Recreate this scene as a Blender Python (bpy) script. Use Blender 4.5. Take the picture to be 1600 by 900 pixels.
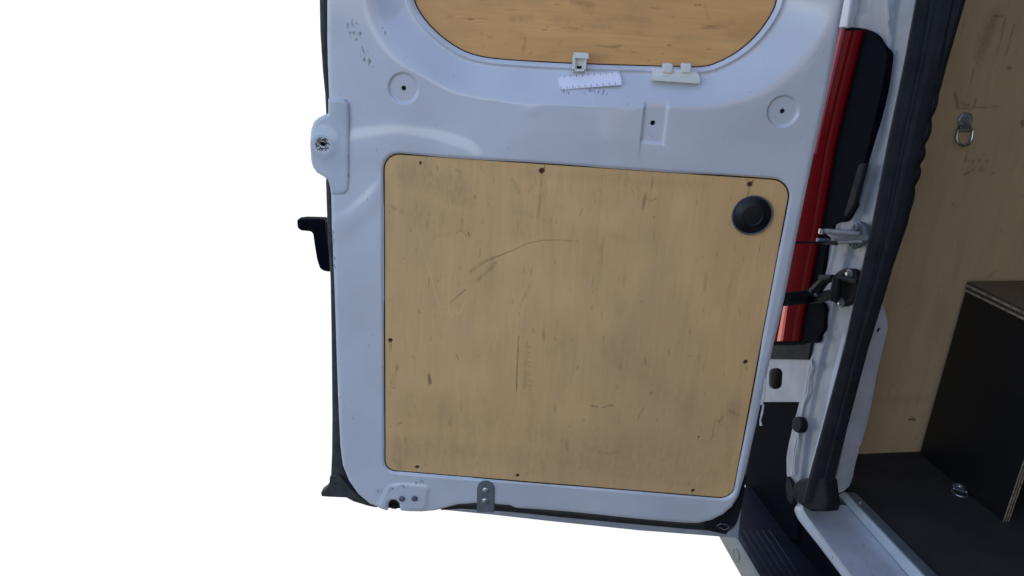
import bpy, bmesh, math, random
import numpy as np
from mathutils import Vector, Matrix
from mathutils.geometry import delaunay_2d_cdt

random.seed(7); rng = np.random.default_rng(7)
for o in list(bpy.data.objects): bpy.data.objects.remove(o)
SC = bpy.context.scene; COL = SC.collection

# ------------------------------------------------------------ camera
F = 1200.0
UP = np.array([190, 3190, F]); UP = UP/np.linalg.norm(UP)
EX = np.array([32200, -2280, 1200.0]); EX -= EX.dot(UP)*UP; EX /= np.linalg.norm(EX)
R = np.array([EX, np.cross(UP, EX), UP])          # camera axes -> world
CAM = np.array([0, -1.2, 0.0])
cd = bpy.data.cameras.new('camera'); cam = bpy.data.objects.new('camera', cd); COL.objects.link(cam)
cd.sensor_width = 36; cd.lens = 36*F/1600; cd.clip_start = .02; cd.clip_end = 200
M = Matrix([list(R[i]) + [CAM[i]] for i in range(3)] + [[0, 0, 0, 1]])
cam.matrix_world = M; SC.camera = cam

# ------------------------------------------------------------ world, sun, exposure
SUN_EL, SUN_AZ = 52, 32                            # from behind the open door, van side
w = bpy.data.worlds.new('World'); SC.world = w; w.use_nodes = True
nt = w.node_tree; nt.nodes.clear()
sky = nt.nodes.new('ShaderNodeTexSky'); sky.sky_type = 'NISHITA'; sky.sun_disc = False
sky.sun_elevation = math.radians(SUN_EL); sky.sun_rotation = math.radians(SUN_AZ)
bg = nt.nodes.new('ShaderNodeBackground'); bg.inputs['Strength'].default_value = .15
wo = nt.nodes.new('ShaderNodeOutputWorld')
wb = nt.nodes.new('ShaderNodeMix'); wb.data_type = 'RGBA'; wb.blend_type = 'MULTIPLY'; wb.inputs[0].default_value = 1   # camera white balance
wb.inputs[7].default_value = (1.07, 1.0, 1.0, 1); nt.links.new(sky.outputs[0], wb.inputs[6]); nt.links.new(wb.outputs[2], bg.inputs[0]); nt.links.new(bg.outputs[0], wo.inputs[0])
sl = bpy.data.lights.new('sun', 'SUN'); sl.energy = 2.5; sl.angle = math.radians(.5); sl.color = (1, .95, .88)
so = bpy.data.objects.new('sun', sl); COL.objects.link(so); so.location = (2, 4, 5)
az, el = math.radians(SUN_AZ), math.radians(SUN_EL)
sd = Vector((math.sin(az)*math.cos(el), math.cos(az)*math.cos(el), math.sin(el)))
so.rotation_euler = sd.to_track_quat('Z', 'Y').to_euler()
vs = SC.view_settings; vs.view_transform = 'Standard'; vs.look = 'None'; vs.exposure = 1.45; vs.gamma = 1; vs.use_curve_mapping = False
SC.render.engine = 'CYCLES'

# ------------------------------------------------------------ geometry helpers
def A(*v): return np.array(v, float)
def ray(px, py): return R @ A(px-800, 450-py, -F)
class Plane:
    """a real plane in the scene: origin o, axes U (right), V (up), N (towards the viewer)"""
    def __init__(s, o, U, V, N): s.o, s.U, s.V, s.N = [np.array(a, float) for a in (o, U, V, N)]
    def at(s, px, py, off=0):                      # where the sight line meets the plane (moved by off along N)
        d = ray(px, py); o = s.o + s.N*off
        p = CAM + d*(s.N.dot(o-CAM)/s.N.dot(d)); q = p - s.o
        return (q.dot(s.U), q.dot(s.V))
    def pts(s, L, off=0): return [s.at(x, y, off) for x, y in L]
    def w(s, u, v, d=0): return s.o + s.U*u + s.V*v - s.N*d
    def moved(s, off): return Plane(s.o + s.N*off, s.U, s.V, s.N)
VA = math.radians(12)
VU = A(math.cos(VA), math.sin(VA), 0); VW = A(-math.sin(VA), math.cos(VA), 0); Z = A(0, 0, 1)
H0 = A(.53, .03, 0)
DOOR = Plane((0, 0, 0), (1, 0, 0), Z, (0, -1, 0))
REAR = Plane(H0, -VW, Z, -VU)
WALL = Plane((.75, .24, 0), VU, Z, -VW)
tr = math.radians(33)
TRIM = Plane((.553, .028, 0), (math.cos(tr), math.sin(tr), 0), Z, (math.sin(tr), -math.cos(tr), 0))
def level(z): return Plane((0, 0, z), (1, 0, 0), (0, 1, 0), (0, 0, 1))

def obj(name, V, Fc, mat, parent=None, smooth=30, bevel=0, seg=2, label=None):
    """one mesh object; V in world coordinates"""
    me = bpy.data.meshes.new(name)
    V = np.array(V, float)
    org = np.array(ORG, float)
    me.from_pydata((V-org).tolist(), [], [tuple(f) for f in Fc]); me.update()
    bm = bmesh.new(); bm.from_mesh(me)
    bmesh.ops.remove_doubles(bm, verts=bm.verts, dist=1e-6)
    bmesh.ops.recalc_face_normals(bm, faces=bm.faces)
    bm.to_mesh(me); bm.free()
    o = bpy.data.objects.new(name, me); COL.objects.link(o)
    if mat: me.materials.append(mat)
    if smooth:
        me.polygons.foreach_set('use_smooth', [True]*len(me.polygons)); me.set_sharp_from_angle(angle=math.radians(smooth))
    if bevel:
        b = o.modifiers.new('bevel', 'BEVEL'); b.width = bevel; b.segments = seg; b.limit_method = 'ANGLE'; b.angle_limit = math.radians(35)
        me.set_sharp_from_angle(angle=math.radians(60))
    if parent is not None: o.parent = parent
    else: o.location = org
    if label: o['label'] = label
    return o
ORG = (0, 0, 0)
def empty(name, loc, parent=None):
    o = bpy.data.objects.new(name, None); COL.objects.link(o); o.empty_display_size = .1
    if parent is not None: o.parent = parent
    else: o.location = loc
    return o
def tag(o, label, cat=None, group=None, kind=None):
    if label: o['label'] = label
    if cat: o['category'] = cat
    if group: o['group'] = group
    if kind: o['kind'] = kind
    return o

def prism(P, poly, front, back):
    """V,F of an extrusion of a 2D polygon on plane P between offsets front and back (along N)"""
    n = len(poly); V = [P.w(u, v, -front) for u, v in poly] + [P.w(u, v, -back) for u, v in poly]
    Fc = [list(range(n)), list(range(2*n-1, n-1, -1))] + [[i, n+i, n+(i+1) % n, (i+1) % n] for i in range(n)]
    return V, Fc
def plate(name, P, px, front, back, mat, parent, bevel=.0015, raw=False, **k):
    poly = px if raw else P.pts(px, front)
    V, Fc = prism(P, poly, front, back)
    return obj(name, V, Fc, mat, parent, bevel=bevel, **k)
def join(parts):
    V, Fc = [], []
    for v, f in parts:
        b = len(V); V += list(v); Fc += [[i+b for i in q] for q in f]
    return V, Fc
def box(c, sx, sy, sz, ax=None):
    ax = ax or (A(1, 0, 0), A(0, 1, 0), A(0, 0, 1)); c = np.array(c, float)
    V = [c + ax[0]*sx*i/2 + ax[1]*sy*j/2 + ax[2]*sz*k/2 for i in (-1, 1) for j in (-1, 1) for k in (-1, 1)]
    return V, [[0, 1, 3, 2], [4, 6, 7, 5], [0, 4, 5, 1], [2, 3, 7, 6], [0, 2, 6, 4], [1, 5, 7, 3]]
def lathe(c, N, prof, n=32, close=True):
    """profile [(r, h)] turned round axis N through c"""
    c = np.array(c, float); N = np.array(N, float); N = N/np.linalg.norm(N)
    a = np.cross(N, Z); a = a/np.linalg.norm(a) if np.linalg.norm(a) > .01 else A(1, 0, 0); b = np.cross(N, a)
    V, Fc = [], []
    for r, h in prof:
        for i in range(n):
            t = 2*math.pi*i/n; V.append(c + N*h + (a*math.cos(t)+b*math.sin(t))*max(r, 1e-5))
    for k in range(len(prof)-1):
        for i in range(n):
            j = (i+1) % n; Fc.append([k*n+i, k*n+j, (k+1)*n+j, (k+1)*n+i])
    if close:
        Fc.append([i for i in range(n)][::-1]); Fc.append([(len(prof)-1)*n+i for i in range(n)])
    return V, Fc
def tube(path, r, n=10, closed=False):
    path = [np.array(p, float) for p in path]; m = len(path); V, Fc = [], []; prev = None
    rr = r if hasattr(r, '__len__') else [r]*m
    for i, p in enumerate(path):
        a = path[(i-1) % m] if (closed or i > 0) else p; b = path[(i+1) % m] if (closed or i < m-1) else p
        t = b-a; t /= np.linalg.norm(t)
        if prev is None:
            q = A(0, 0, 1) if abs(t[2]) < .9 else A(1, 0, 0)
        else: q = prev
        q = q - q.dot(t)*t; q /= np.linalg.norm(q); prev = q; s = np.cross(t, q)
        for k in range(n):
            g = 2*math.pi*k/n; V.append(p + (q*math.cos(g)+s*math.sin(g))*rr[i])
    for i in range(m if closed else m-1):
        for k in range(n):
            j = (k+1) % n; i2 = (i+1) % m
            Fc.append([i*n+k, i*n+j, i2*n+j, i2*n+k])
    if not closed: Fc += [list(range(n))[::-1], [(m-1)*n+k for k in range(n)]]
    return V, Fc
def loft(rows, profile):
    """rows: [(left3D, right3D, N)], profile: [(s, h)] across; closed solid-ish strip"""
    V, Fc = [], []; n = len(profile)
    for L, Rr, N in rows:
        for s, h in profile: V.append(L + (Rr-L)*s + N*h)
    for i in range(len(rows)-1):
        for k in range(n-1): Fc.append([i*n+k, i*n+k+1, (i+1)*n+k+1, (i+1)*n+k])
    return V, Fc
def resample(L, step):
    out = []
    for (a, b) in zip(L[:-1], L[1:]):
        a, b = np.array(a, float), np.array(b, float); m = max(1, int(np.linalg.norm(b-a)/step))
        out += [a+(b-a)*i/m for i in range(m)]
    return out + [np.array(L[-1], float)]
def rounded(poly, r, n=6):
    """round every corner of a 2D polygon (r number or list)"""
    m = len(poly); out = []
    for i in range(m):
        p = np.array(poly[i], float); a = np.array(poly[i-1], float)-p; b = np.array(poly[(i+1) % m], float)-p
        ri = r[i] if hasattr(r, '__len__') else r
        la, lb = np.linalg.norm(a), np.linalg.norm(b); a /= la; b /= lb
        ang = math.acos(max(-1, min(1, a.dot(b)))); t = min(ri/math.tan(ang/2), la*.49, lb*.49)
        if ri <= 0 or ang > 3.05: out.append(tuple(p)); continue
        p0, p1 = p+a*t, p+b*t
        rr = t*math.tan(ang/2); c = p + (a+b)/np.linalg.norm(a+b)*rr/math.sin(ang/2)
        v0, v1 = p0-c, p1-c; t0 = math.atan2(v0[1], v0[0]); t1 = math.atan2(v1[1], v1[0]); d = (t1-t0+math.pi) % (2*math.pi)-math.pi
        out += [tuple(c+rr*A(math.cos(t0+d*k/n), math.sin(t0+d*k/n))) for k in range(n+1)]
    return out
def smooth_closed(poly, it=2):
    for _ in range(it):
        q = []
        for i in range(len(poly)):
            a, b = np.array(poly[i]), np.array(poly[(i+1) % len(poly)]); q += [a*.75+b*.25, a*.25+b*.75]
        poly = q
    return [tuple(p) for p in poly]
def inside(poly, X, Y):
    p = np.array(poly); r = np.zeros(X.shape, bool)
    for i in range(len(p)):
        x1, y1 = p[i]; x2, y2 = p[i-1]
        if y1 == y2: continue
        c = ((y1 > Y) != (y2 > Y)) & (X < (x2-x1)*(Y-y1)/(y2-y1)+x1); r ^= c
    return r
def segdist(X, Y, a, b):
    ax, ay = a; bx, by = b; dx, dy = bx-ax, by-ay; L = dx*dx+dy*dy+1e-12
    t = np.clip(((X-ax)*dx+(Y-ay)*dy)/L, 0, 1); return np.hypot(X-ax-t*dx, Y-ay-t*dy), t
def polydist(poly, X, Y, closed=True):
    d = np.full(X.shape, 9.0)
    for i in range(len(poly) if closed else len(poly)-1):
        d = np.minimum(d, segdist(X, Y, poly[i], poly[(i+1) % len(poly)])[0])
    return d
def sdf(poly, X, Y):
    d = polydist(poly, X, Y); return np.where(inside(poly, X, Y), -d, d)
def sstep(x): x = np.clip(x, 0, 1); return x*x*(3-2*x)

def sheet(name, P, outline, holes, h, step, mat, parent, dense=(), rim=.012, follow=()):
    """pressed-metal sheet: outline and holes cut exactly, relief h(u,v) (depth), turned edges"""
    loops = []
    for L in [outline]+list(holes):
        s = min(step, max(.0006, (max(p[0] for p in L)-min(p[0] for p in L))/12))
        loops.append([tuple(q) for q in resample(list(L)+[L[0]], s)[:-1]])
    o = np.array(loops[0]); x0, y0 = o.min(0); x1, y1 = o.max(0)
    gx, gy = np.meshgrid(np.arange(x0, x1, step), np.arange(y0, y1, step)); gx[1::2] += step/2
    pts = [np.c_[gx.ravel(), gy.ravel()]]
    for (cx, cy, rx, ry, st) in dense:
        a, b = np.meshgrid(np.arange(cx-rx, cx+rx, st), np.arange(cy-ry, cy+ry, st)); a[1::2] += st/2; pts.append(np.c_[a.ravel(), b.ravel()])
    pts = np.vstack(pts)
    for L, offs in follow:                         # rows of points that run along an edge, so that rolled lips stay smooth
        keep = polydist(L, pts[:, 0], pts[:, 1]) > max(offs)+.0015; pts = pts[keep]
        q = np.array(resample(list(L)+[L[0]], .003)[:-1]); tg = np.roll(q, -2, 0)-np.roll(q, 2, 0); tg /= np.linalg.norm(tg, axis=1)[:, None]+1e-9
        nn_ = np.c_[tg[:, 1], -tg[:, 0]]
        if (inside(L, *(q+nn_*.004).T)).mean() > .5: nn_ = -nn_
        for o_ in offs:
            c_ = q+nn_*o_; ok_ = polydist(L, c_[:, 0], c_[:, 1]) > o_*.93; pts = np.vstack([pts, c_[ok_]])
    X, Y = pts[:, 0], pts[:, 1]
    ok = inside(loops[0], X, Y)
    for L in loops: ok &= polydist(L, X, Y) > .0008
    for L in loops[1:]: ok &= ~inside(L, X, Y)
    pts = pts[ok]
    vs2, ed = [], []
    for L in loops:
        b = len(vs2); vs2 += [Vector(q) for q in L]; ed += [(b+i, b+(i+1) % len(L)) for i in range(len(L))]
    vs2 += [Vector(q) for q in pts.tolist()]
    r = delaunay_2d_cdt(vs2, ed, [], 0, 1e-7, True)
    co = np.array([tuple(v) for v in r[0]]); T = np.array([f for f in r[2] if len(f) == 3])
    c = co[T].mean(1); ok = inside(loops[0], c[:, 0], c[:, 1])
    for L in loops[1:]: ok &= ~inside(L, c[:, 0], c[:, 1])
    T = T[ok]
    D = h(co[:, 0], co[:, 1])
    V = P.o + np.outer(co[:, 0], P.U) + np.outer(co[:, 1], P.V) - np.outer(D, P.N)
    V = V.tolist(); Fc = T.tolist()
    rims = rim if hasattr(rim, '__len__') else [rim]*len(loops)
    for L, rm in zip(loops, rims):
        La = np.array(L); d = h(La[:, 0], La[:, 1]); b = len(V); n = len(L)
        for k, e in ((0, 0), (1, rm)):
            V += [P.w(L[i][0], L[i][1], d[i]+e).tolist() for i in range(n)]
        Fc += [[b+i, b+(i+1) % n, b+n+(i+1) % n, b+n+i] for i in range(n)]
    return obj(name, V, Fc, mat, parent, smooth=38)

def board(name, P, u0, u1, v0, v1, step, thick, mat, parent, marks=(), label=None):
    """plywood board: fine grid front with a 'dark_marks' attribute (dirt, dents, broad darker areas), solid sides"""
    nu, nv = int((u1-u0)/step)+1, int((v1-v0)/step)+1
    U, Vv = np.meshgrid(np.linspace(u0, u1, nu), np.linspace(v0, v1, nv)); X, Y = U.ravel(), Vv.ravel()
    dark = np.zeros(X.shape); pale = np.zeros(X.shape); dep = np.zeros(X.shape)
    for m in marks:
        kind, pl, r, a = m[:4]; soft = m[4] if len(m) > 4 else .5
        pl = P.pts(pl)
        for _ in range(2):
            if len(pl) > 2:
                q = [pl[0]]
                for a0, b0_ in zip(pl[:-1], pl[1:]): q += [(a0[0]*.75+b0_[0]*.25, a0[1]*.75+b0_[1]*.25), (a0[0]*.25+b0_[0]*.75, a0[1]*.25+b0_[1]*.75)]
                pl = q+[pl[-1]]
        d = np.full(X.shape, 9.0)
        if len(pl) == 1: d = np.hypot(X-pl[0][0], Y-pl[0][1])
        else: d = polydist(pl, X, Y, False)
        k = a*sstep((r-d)/(r*soft+1e-6))
        if kind == 'd': dark = np.maximum(dark, k)
        elif kind == 'p': pale = np.maximum(pale, k)
        elif kind == 's': dark = np.maximum(dark, k); dep = np.maximum(dep, .0006*np.minimum(1, k*1.5))
        elif kind == 'h': dark = np.maximum(dark, k); dep = np.maximum(dep, .004*np.minimum(1, k))
    V = P.o + np.outer(X, P.U) + np.outer(Y, P.V) - np.outer(dep, P.N)
    nf = len(V)
    i = np.arange(nu-1)[None, :] + nu*np.arange(nv-1)[:, None]; i = i.ravel()
    Fc = np.c_[i, i+1, i+1+nu, i+nu]
    c = [(u0, v0), (u1, v0), (u1, v1), (u0, v1)]
    cf = [P.w(a, b) for a, b in c]; cb = [P.w(a, b, thick) for a, b in c]
    V = np.vstack([V, cf, cb]); b = nf
    F2 = [[b+k, b+(k+1) % 4, b+4+(k+1) % 4, b+4+k] for k in range(4)] + [[b+4, b+5, b+6, b+7]]
    me = bpy.data.meshes.new(name); me.from_pydata((V-A(*ORG)).tolist(), [], Fc.tolist()+F2); me.materials.append(mat); me.update()
    for nm, arr in (('dark_marks', dark), ('pale', pale)):
        at = me.attributes.new(nm, 'FLOAT', 'POINT'); at.data.foreach_set('value', np.r_[arr, np.zeros(8)].astype(np.float32))
    o = bpy.data.objects.new(name, me); COL.objects.link(o)
    if parent is not None: o.parent = parent
    else: o.location = ORG
    if label: o['label'] = label
    return o

# ------------------------------------------------------------ materials
def mat(name, col, rough=.5, metal=0, bump=0, bscale=200, var=0, vscale=8, coat=0, emit=None, spec=.5, speck=0, speck_col=(.05, .04, .03), sscale=60):
    m = bpy.data.materials.new(name); m.use_nodes = True; t = m.node_tree; N = t.nodes; b = N['Principled BSDF']
    b.inputs['Base Color'].default_value = (*col, 1); b.inputs['Roughness'].default_value = rough; b.inputs['Metallic'].default_value = metal
    b.inputs['Specular IOR Level'].default_value = spec
    if coat: b.inputs['Coat Weight'].default_value = coat; b.inputs['Coat Roughness'].default_value = .06
    tc = N.new('ShaderNodeTexCoord')
    last = None
    if var:
        n = N.new('ShaderNodeTexNoise'); n.inputs['Scale'].default_value = vscale; n.inputs['Detail'].default_value = 6
        t.links.new(tc.outputs['Object'], n.inputs['Vector'])
        r = N.new('ShaderNodeMapRange'); r.inputs[1].default_value = .3; r.inputs[2].default_value = .7; r.inputs[3].default_value = 1-var; r.inputs[4].default_value = 1+var*.5
        t.links.new(n.outputs[0], r.inputs[0])
        mx = N.new('ShaderNodeMix'); mx.data_type = 'RGBA'; mx.blend_type = 'MULTIPLY'; mx.inputs[0].default_value = 1
        mx.inputs[6].default_value = (*col, 1); t.links.new(r.outputs[0], mx.inputs[7]); last = mx.outputs[2]
        rr = N.new('ShaderNodeMapRange'); rr.inputs[3].default_value = rough*1.25; rr.inputs[4].default_value = rough*.8
        t.links.new(n.outputs[0], rr.inputs[0]); t.links.new(rr.outputs[0], b.inputs['Roughness'])
    if speck:
        n = N.new('ShaderNodeTexNoise'); n.inputs['Scale'].default_value = sscale; n.inputs['Detail'].default_value = 3
        t.links.new(tc.outputs['Object'], n.inputs['Vector'])
        r = N.new('ShaderNodeMapRange'); r.inputs[1].default_value = .70; r.inputs[2].default_value = .76; r.inputs[4].default_value = speck
        t.links.new(n.outputs[0], r.inputs[0])
        mx = N.new('ShaderNodeMix'); mx.data_type = 'RGBA'; t.links.new(r.outputs[0], mx.inputs[0])
        if last: t.links.new(last, mx.inputs[6])
        else: mx.inputs[6].default_value = (*col, 1)
        mx.inputs[7].default_value = (*speck_col, 1); last = mx.outputs[2]
    if last: t.links.new(last, b.inputs['Base Color'])
    if bump:
        n = N.new('ShaderNodeTexNoise'); n.inputs['Scale'].default_value = bscale; n.inputs['Detail'].default_value = 4
        t.links.new(tc.outputs['Object'], n.inputs['Vector'])
        u = N.new('ShaderNodeBump'); u.inputs['Strength'].default_value = bump; u.inputs['Distance'].default_value = .001
        t.links.new(n.outputs[0], u.inputs['Height']); t.links.new(u.outputs[0], b.inputs['Normal'])
    if emit: b.inputs['Emission Color'].default_value = (*emit[0], 1); b.inputs['Emission Strength'].default_value = emit[1]
    m['base'] = 1
    return m
WHITE = (.565, .585, .625)
PAINT = mat('white_paint', WHITE, .45, coat=1, bump=.03, bscale=90, var=.09, vscale=9, speck=.55, speck_col=(.2, .19, .17), sscale=130)
PAINT2 = mat('white_paint_jamb', WHITE, .35, coat=.4, bump=.05, bscale=60, var=.12, vscale=14, speck=.7, speck_col=(.12, .11, .1), sscale=90)
JAMB = mat('shaded_jamb_paint', (.27, .285, .315), .45, coat=.3, bump=.1, bscale=60, var=.22, vscale=18, speck=.6, speck_col=(.08, .075, .07), sscale=90)  # white paint darkened to imitate shade in the hinge gap, with dirt specks
RIBM = mat('scuffed_rib_plastic', (.016, .020, .028), .5, spec=.3, bump=.3, bscale=500)
STEPM = mat('bumper_plastic', (.010, .012, .020), .5, spec=.25, bump=.3, bscale=700, var=.4, vscale=25)
RUBBER = mat('black_rubber', (.012, .014, .017), .65, spec=.15, bump=.3, bscale=400, var=.3, vscale=30)
RUBBER_OLD = mat('weathered_rubber', (.040, .040, .038), .8, bump=.5, bscale=300, var=.4, vscale=50)
PLASTIC = mat('black_plastic', (.004, .005, .008), .7, spec=.02, bump=.15, bscale=900)
GLOSSY = mat('glossy_black_plastic', (.005, .006, .009), .40, spec=.38, bump=.03)
BLACKM = mat('black_painted_metal', (.012, .012, .014), .55, spec=.15, bump=.1, bscale=200, var=.3, vscale=40)
RINGM = mat('dull_zinc', (.34, .36, .36), .34, metal=.6, bump=.1, bscale=300, var=.2, vscale=80)
STEEL = mat('grey_steel', (.15, .16, .175), .5, metal=.35, bump=.1, bscale=300, var=.25, vscale=60)
BRIGHT = mat('zinc_plated_steel', (.62, .62, .62), .28, metal=1, bump=.05, bscale=500, var=.2, vscale=90)
BRACKET = mat('grey_bracket_paint', (.16, .17, .185), .5, metal=.3, bump=.2, bscale=500, var=.2, vscale=70)
IVORY = mat('ivory_plastic', (.74, .74, .70), .4, bump=.05, bscale=300)
CARD = mat('white_card', (.80, .80, .88), .5)
INK = mat('dark_ink', (.05, .05, .10), .7)
RUST = mat('rust', (.09, .045, .02), .9, bump=.5, bscale=900, var=.5, vscale=300)
ALU_LIT = mat('lit_aluminium_lip', (.60, .66, .70), .5, metal=.2, bump=.2, bscale=300, var=.15, vscale=25)  # strip metal coloured lighter, imitating the face that the sky lights
ALU = mat('shaded_aluminium_strip', (.17, .20, .215), .55, metal=.3, bump=.2, bscale=300, var=.25, vscale=25)  # same metal coloured darker to imitate the less lit top
FLOORM = mat('dark_floor_mat', (.037, .032, .031), .8, bump=.5, bscale=350, var=.35, vscale=7)
FILM = mat('black_film_plywood', (.010, .010, .011), .35, bump=.1, bscale=200, speck=.3, speck_col=(.08, .08, .07), sscale=200)
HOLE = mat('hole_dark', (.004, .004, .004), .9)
HEM = mat('light_blocker_paint', (.34, .36, .40), .45, bump=.2, bscale=200, var=.2, vscale=30)
BUMP = mat('bumper_paint', (.24, .235, .215), .6, bump=.1, bscale=200, var=.15, vscale=20)

# scuffed paint: extra dirt marks with their own outlines, broken up by noise
def scuffs(m, plane, segs, col=(.16, .16, .13), amount=.8, nscale=160):
    t = m.node_tree; N = t.nodes; b = N['Principled BSDF']
    tc = N.new('ShaderNodeTexCoord'); sx = N.new('ShaderNodeSeparateXYZ')
    t.links.new(tc.outputs['Object'], sx.inputs[0]); acc = None
    def mth(op, a, c=None, cl=False):
        n = N.new('ShaderNodeMath'); n.operation = op; n.use_clamp = cl
        for i, v in enumerate((a, c)):
            if v is None: continue
            if isinstance(v, (int, float)): n.inputs[i].default_value = v
            else: t.links.new(v, n.inputs[i])
        return n.outputs[0]
    for (x0, y0, x1, y1, r) in segs:
        p = plane.w(*plane.at(x0, y0)) - A(*ORG); q = plane.w(*plane.at(x1, y1)) - A(*ORG)
        # distance to the segment p-q in the x,z plane
        dx, dz = q[0]-p[0], q[2]-p[2]; L = dx*dx+dz*dz+1e-9
        ax = mth('SUBTRACT', sx.outputs[0], float(p[0])); az_ = mth('SUBTRACT', sx.outputs[2], float(p[2]))
        tt = mth('ADD', mth('MULTIPLY', ax, dx/L), mth('MULTIPLY', az_, dz/L), True)
        ex_ = mth('SUBTRACT', ax, mth('MULTIPLY', tt, dx)); ez_ = mth('SUBTRACT', az_, mth('MULTIPLY', tt, dz))
        d = mth('SQRT', mth('ADD', mth('MULTIPLY', ex_, ex_), mth('MULTIPLY', ez_, ez_)))
        k = mth('MULTIPLY', mth('SUBTRACT', r, d), 1.6/r, True)
        acc = k if acc is None else mth('MAXIMUM', acc, k)
    n = N.new('ShaderNodeTexNoise'); n.inputs['Scale'].default_value = nscale; n.inputs['Detail'].default_value = 5
    mp = N.new('ShaderNodeMapping'); mp.inputs['Scale'].default_value = (1.8, 1, .8); t.links.new(tc.outputs['Object'], mp.inputs[0]); t.links.new(mp.outputs[0], n.inputs['Vector'])
    r = N.new('ShaderNodeMapRange'); r.inputs[1].default_value = .52; r.inputs[2].default_value = .60; r.inputs[4].default_value = amount
    t.links.new(n.outputs[0], r.inputs[0]); k = mth('MULTIPLY', acc, r.outputs[0], True)
    mx = N.new('ShaderNodeMix'); mx.data_type = 'RGBA'; t.links.new(k, mx.inputs[0])
    src = b.inputs['Base Color'].links[0].from_socket; t.links.new(src, mx.inputs[6]); mx.inputs[7].default_value = (*col, 1)
    t.links.new(mx.outputs[2], b.inputs['Base Color'])

def plywood(name, base, dark, grain='Z', dirt=.35):
    m = bpy.data.materials.new(name); m.use_nodes = True; t = m.node_tree; N = t.nodes; b = N['Principled BSDF']
    tc = N.new('ShaderNodeTexCoord')
    def noise(scale, sc, det=6, dist=0):
        mp = N.new('ShaderNodeMapping'); mp.inputs['Scale'].default_value = sc; t.links.new(tc.outputs['Object'], mp.inputs[0])
        n = N.new('ShaderNodeTexNoise'); n.inputs['Scale'].default_value = scale; n.inputs['Detail'].default_value = det; n.inputs['Distortion'].default_value = dist
        t.links.new(mp.outputs[0], n.inputs['Vector']); return n.outputs[0]
    def rng_(s, a, c, lo, hi):
        r = N.new('ShaderNodeMapRange'); r.inputs[1].default_value = a; r.inputs[2].default_value = c; r.inputs[3].default_value = lo; r.inputs[4].default_value = hi
        t.links.new(s, r.inputs[0]); return r.outputs[0]
    def mix(f, a, c, bt='MIX'):
        x = N.new('ShaderNodeMix'); x.data_type = 'RGBA'; x.blend_type = bt
        for s, v in ((0, f), (6, a), (7, c)):
            if isinstance(v, tuple): x.inputs[s].default_value = (*v, 1)
            elif isinstance(v, (int, float)): x.inputs[s].default_value = v
            else: t.links.new(v, x.inputs[s])
        return x.outputs[2]
    fine = (1, 1, .04) if grain == 'Z' else (.05, 1, 1)
    mid = (1, 1, .16) if grain == 'Z' else (.16, 1, 1)
    g1 = noise(260, fine, 4); g2 = noise(13, (1, 1, .35), 8, 1.2) if grain == 'Z' else noise(9, (.28, 1, 1), 9, 3.0); big = noise(4.5, (1, 1, .8), 7, 1.0); sp = noise(95, mid, 3)
    c = mix(rng_(g2, .3, .7, 0, .5), base, dark)
    c = mix(rng_(big, .38, .7, 0, .5), c, (base[0]*.80, base[1]*.78, base[2]*.80))
    gr = rng_(noise(2.1, (1, 1, 1), 5, .5), .5, .72, 0, dirt); c = mix(gr, c, (base[0]*.60, base[1]*.66, base[2]*.86))
    c = mix(rng_(g1, .35, .65, 0, .15), c, (dark[0]*.8, dark[1]*.8, dark[2]*.8))
    c = mix(rng_(sp, .66, .76, 0, .5), c, (dark[0]*.45, dark[1]*.42, dark[2]*.42))
    pl = N.new('ShaderNodeAttribute'); pl.attribute_name = 'pale'
    pm = N.new('ShaderNodeMath'); pm.operation = 'MULTIPLY'; t.links.new(pl.outputs['Fac'], pm.inputs[0]); t.links.new(rng_(noise(16, (1, 1, .45), 7, 1.0), .35, .62, .25, 1.1), pm.inputs[1])
    c = mix(rng_(noise(38, mid, 7, .8), .48, .68, 0, .28), c, (base[0]*.62, base[1]*.64, base[2]*.76))
    c = mix(pm.outputs[0], c, (min(.9, base[0]*1.12), base[1]*1.14, base[2]*1.10))
    st = N.new('ShaderNodeAttribute'); st.attribute_name = 'dark_marks'
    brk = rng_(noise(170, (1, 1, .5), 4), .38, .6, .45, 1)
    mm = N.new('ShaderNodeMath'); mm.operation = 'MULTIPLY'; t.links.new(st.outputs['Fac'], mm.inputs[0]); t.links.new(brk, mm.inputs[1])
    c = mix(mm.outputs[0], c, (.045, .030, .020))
    t.links.new(c, b.inputs['Base Color']); b.inputs['Roughness'].default_value = .6; b.inputs['Specular IOR Level'].default_value = .3
    u = N.new('ShaderNodeBump'); u.inputs['Strength'].default_value = .25; u.inputs['Distance'].default_value = .0006
    t.links.new(g1, u.inputs['Height']); t.links.new(u.outputs[0], b.inputs['Normal'])
    return m
PLY = plywood('plywood_door', (.78, .485, .215), (.60, .36, .155))
PLY_UP = plywood('plywood_window', (.84, .46, .17), (.52, .25, .085), grain='X', dirt=.3)
PLY_WALL = plywood('plywood_wall', (.60, .44, .24), (.50, .36, .19), dirt=.4)
PLY_OLD = plywood('plywood_worn', (.22, .16, .10), (.16, .12, .08), grain='X')
def layered(name):
    m = bpy.data.materials.new(name); m.use_nodes = True; t = m.node_tree; N = t.nodes; b = N['Principled BSDF']
    tc = N.new('ShaderNodeTexCoord'); w_ = N.new('ShaderNodeTexNoise'); w_.inputs['Scale'].default_value = 120; w_.inputs['Detail'].default_value = 6
    t.links.new(tc.outputs['Object'], w_.inputs['Vector'])
    r = N.new('ShaderNodeValToRGB'); r.color_ramp.elements[0].color = (.16, .12, .08, 1); r.color_ramp.elements[0].position = .3
    r.color_ramp.elements[1].color = (.50, .41, .30, 1); r.color_ramp.elements[1].position = .7
    t.links.new(w_.outputs[0], r.inputs[0]); t.links.new(r.outputs[0], b.inputs['Base Color']); b.inputs['Roughness'].default_value = .8
    return m
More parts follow.
